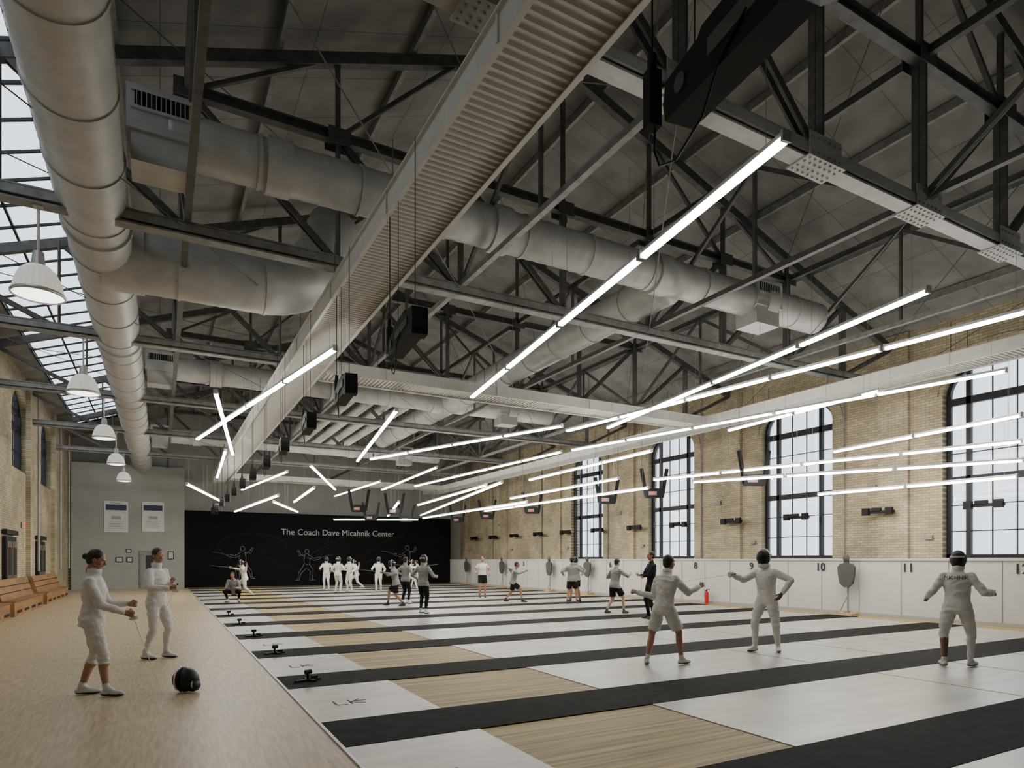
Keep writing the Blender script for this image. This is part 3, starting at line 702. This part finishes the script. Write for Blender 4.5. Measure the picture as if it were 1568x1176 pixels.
person('fencer',(9.5,7.8,PZ),(-1,-.1),'white',1.84,head='mask',wL=(-.34,.06,1.02),wR=(.27,.5,1.28),eL=(-1,-.3,-.6),eR=(.5,-.2,-1),aL=(-.12,-.14,.085),aR=(.12,.16,.085),hip=(0,0,.91),lean=4,fL=40,grip=(0,1),foil=(.3,1,-.12),vox=.011,skin=SKIN3,glove=cl,back='detail')
person('fencer',(10.7,5.28,PZ),(.95,.35),'white',1.80,head='mask',wL=(-.40,.16,1.02),wR=(.40,.22,1.10),eL=(-.45,-1,-.9),eR=(.45,-1,-.9),aL=(-.15,-.05,.085),aR=(.15,.12,.085),hip=(0,0,.91),lean=6,fL=25,fR=20,grip=(1,1),glove=bk,vox=.011,skin=SKIN3,shinR=sk,back='detail')
fc=V((.95,.35)).normalized(); hd=math.atan2(-fc[0],fc[1]); fv=V((fc.x,fc.y,0))
text('jacket_lettering','MICHNIK',.075,Matrix.Translation((0,0,0)),DARKTXT,.002,'CENTER',0)
jl=bpy.data.objects['jacket_lettering']
jl.rotation_euler=(math.radians(84),0,hd); jl.location=V((10.7,5.28,1.35))-fv*.108
person('coach',(11.9,13.6,PZ),(-1,.3),'black',1.88,wL=(.1,.25,1.12),wR=(-.05,.27,1.08),eL=(-1,-.2,-.6),eR=(1,-.2,-.6))
person('fencer',(12.1,15.5,PZ),(1,.1),'jshorts',1.74,wL=(-.3,.3,1.1),wR=(.25,.4,1.2),aL=(-.2,-.15,.085),aR=(.2,.2,.085),hip=(0,0,.88),lean=8,skin=SKIN2)
person('fencer',(13.4,19.7,PZ),face(.3,1),'jshorts',1.75,wL=(-.36,.1,1.1),wR=(.34,.3,1.2),aL=(-.18,0,.085),aR=(.18,.1,.085))
person('fencer',(14.4,20.9,PZ),face(-.6,-1),'jshorts',1.75,head='mask',wL=(-.36,.1,1.1),wR=(.34,.3,1.2),aL=(-.18,0,.085),aR=(.18,.1,.085))
person('fencer',(12.,21.7,PZ),face(1,-.2),'jshorts',1.72,wL=(-.3,-.1,1.15),wR=(.2,.5,1.2),aL=(-.15,-.35,.085),aR=(.1,.4,.085),hip=(0,0,.8),lean=12,fL=50,grip=(0,1),foil=(0,1,.1))
person('fencer',(12.3,25,PZ),face(.2,-1),'shorts',1.8,wL=(-.3,.12,1.0),wR=(.3,.2,1.05))
person('fencer',(7,18.3,PZ),face(.5,1),'whiteblack',1.78,head='mask',wL=(-.34,.15,1.05),wR=(.3,.25,1.1),aL=(-.16,.1,.085),aR=(.16,-.1,.085))
person('fencer',(7.36,21.9,PZ),face(-1,.2),'jshorts',1.75,head='mask',wL=(-.3,.1,1.1),wR=(.2,.5,1.15),aL=(-.15,-.35,.085),aR=(.1,.35,.085),hip=(0,0,.82),lean=10,grip=(0,1),foil=(0,1,.1))
person('fencer',(7.95,22.6,PZ),face(.3,.5),'whiteblack',1.75,head='hair',wL=(-.3,.1,1.1),wR=(.3,.2,1.1))
person('fencer',(2.5,26.9,PZ),face(.2,-1),'whiteblack',1.75,hip=(0,-.1,.42),lean=25,aL=(-.2,.05,.085),aR=(.2,.05,.085),fL=25,fR=25,wL=(-.15,.35,.55),wR=(.15,.35,.55))
person('fencer',(3.4,31.6,PZ),face(-1,0),'white',1.8,head='mask',wL=(-.3,-.2,1.3),wR=(.15,.55,1.2),aL=(-.15,-.4,.085),aR=(.1,.45,.085),hip=(0,0,.78),lean=10,grip=(0,1),foil=(0,1,.1))
for x,y,fc,hd_,ps in ((8,35.6,(0,-1),'mask',0),(7.7,31.8,(.3,1),'mask',0),(8.6,33,(-.5,-1),'mask',0),(10.1,37.2,(-1,0),'mask',1),(10.1,32.9,(0,-1),'mask',0),(12.3,34.3,(1,0),'mask',1),(13.2,35.2,(-1,0),'hair',1)):
    if ps: person('fencer',(x,y,PZ),face(*fc),'white',1.8,head=hd_,wL=(-.3,-.2,1.3),wR=(.15,.55,1.2),aL=(-.15,-.4,.085),aR=(.1,.45,.085),hip=(0,0,.78),lean=10,grip=(0,1),foil=(0,1,.1),vox=.016)
    else: person('fencer',(x,y,PZ),face(*fc),'white',1.78,head=hd_,wL=(-.3,.15,1.0),wR=(.28,.3,1.1),vox=.016)
# mask on the floor
B=MB(); B.sph((0,.0,.15),(.13,.16,.15),n=28); B.sph((0,.09,.08),(.10,.09,.08),n=20)
hv,hf=remesh(B,.009,2); R=MB(); R.add(hv,hf,[0 if hv[q[0]].y>-.03 else 1 for q in hf],True)
R.loft([[(.142*math.cos(t),-.03+dy,.15+.155*math.sin(t)) for t in [2*math.pi*i/28 for i in range(28)]] for dy in(-.014,.014)],1,True,False)
R.loft([[(.134*math.cos(t),-.075+dy,.15+.14*math.sin(t)) for t in [2*math.pi*i/28 for i in range(28)]] for dy in(-.01,.01)],2,True,False)
R.loft([[(.10*math.cos(t),.125+dy,.10+.07*math.sin(t)) for t in [2*math.pi*i/20 for i in range(20)]] for dy in(-.008,.008)],2,True,False)
mz=min(v[2] for v in R.v); R.obj('fencing_mask',[MESHM,BLACK,CLOTH],(.28,8.94,-mz),math.radians(-120))
# ------------------------------------------------------------------ world + camera
W=bpy.data.worlds.new('World'); S.world=W; W.use_nodes=True; nt=W.node_tree
bg=nt.nodes['Background']; bg.inputs[0].default_value=(.84,.91,1,1); bg.inputs[1].default_value=2.3
cam=bpy.data.cameras.new('camera'); co=bpy.data.objects.new('camera',cam); COL.objects.link(co); S.camera=co
cam.sensor_width=36; cam.lens=22.45; cam.shift_y=269/1568; cam.clip_end=300; cam.clip_start=.05
co.location=(0,0,1.65); co.rotation_euler=(math.radians(90),0,-math.radians(28.86))
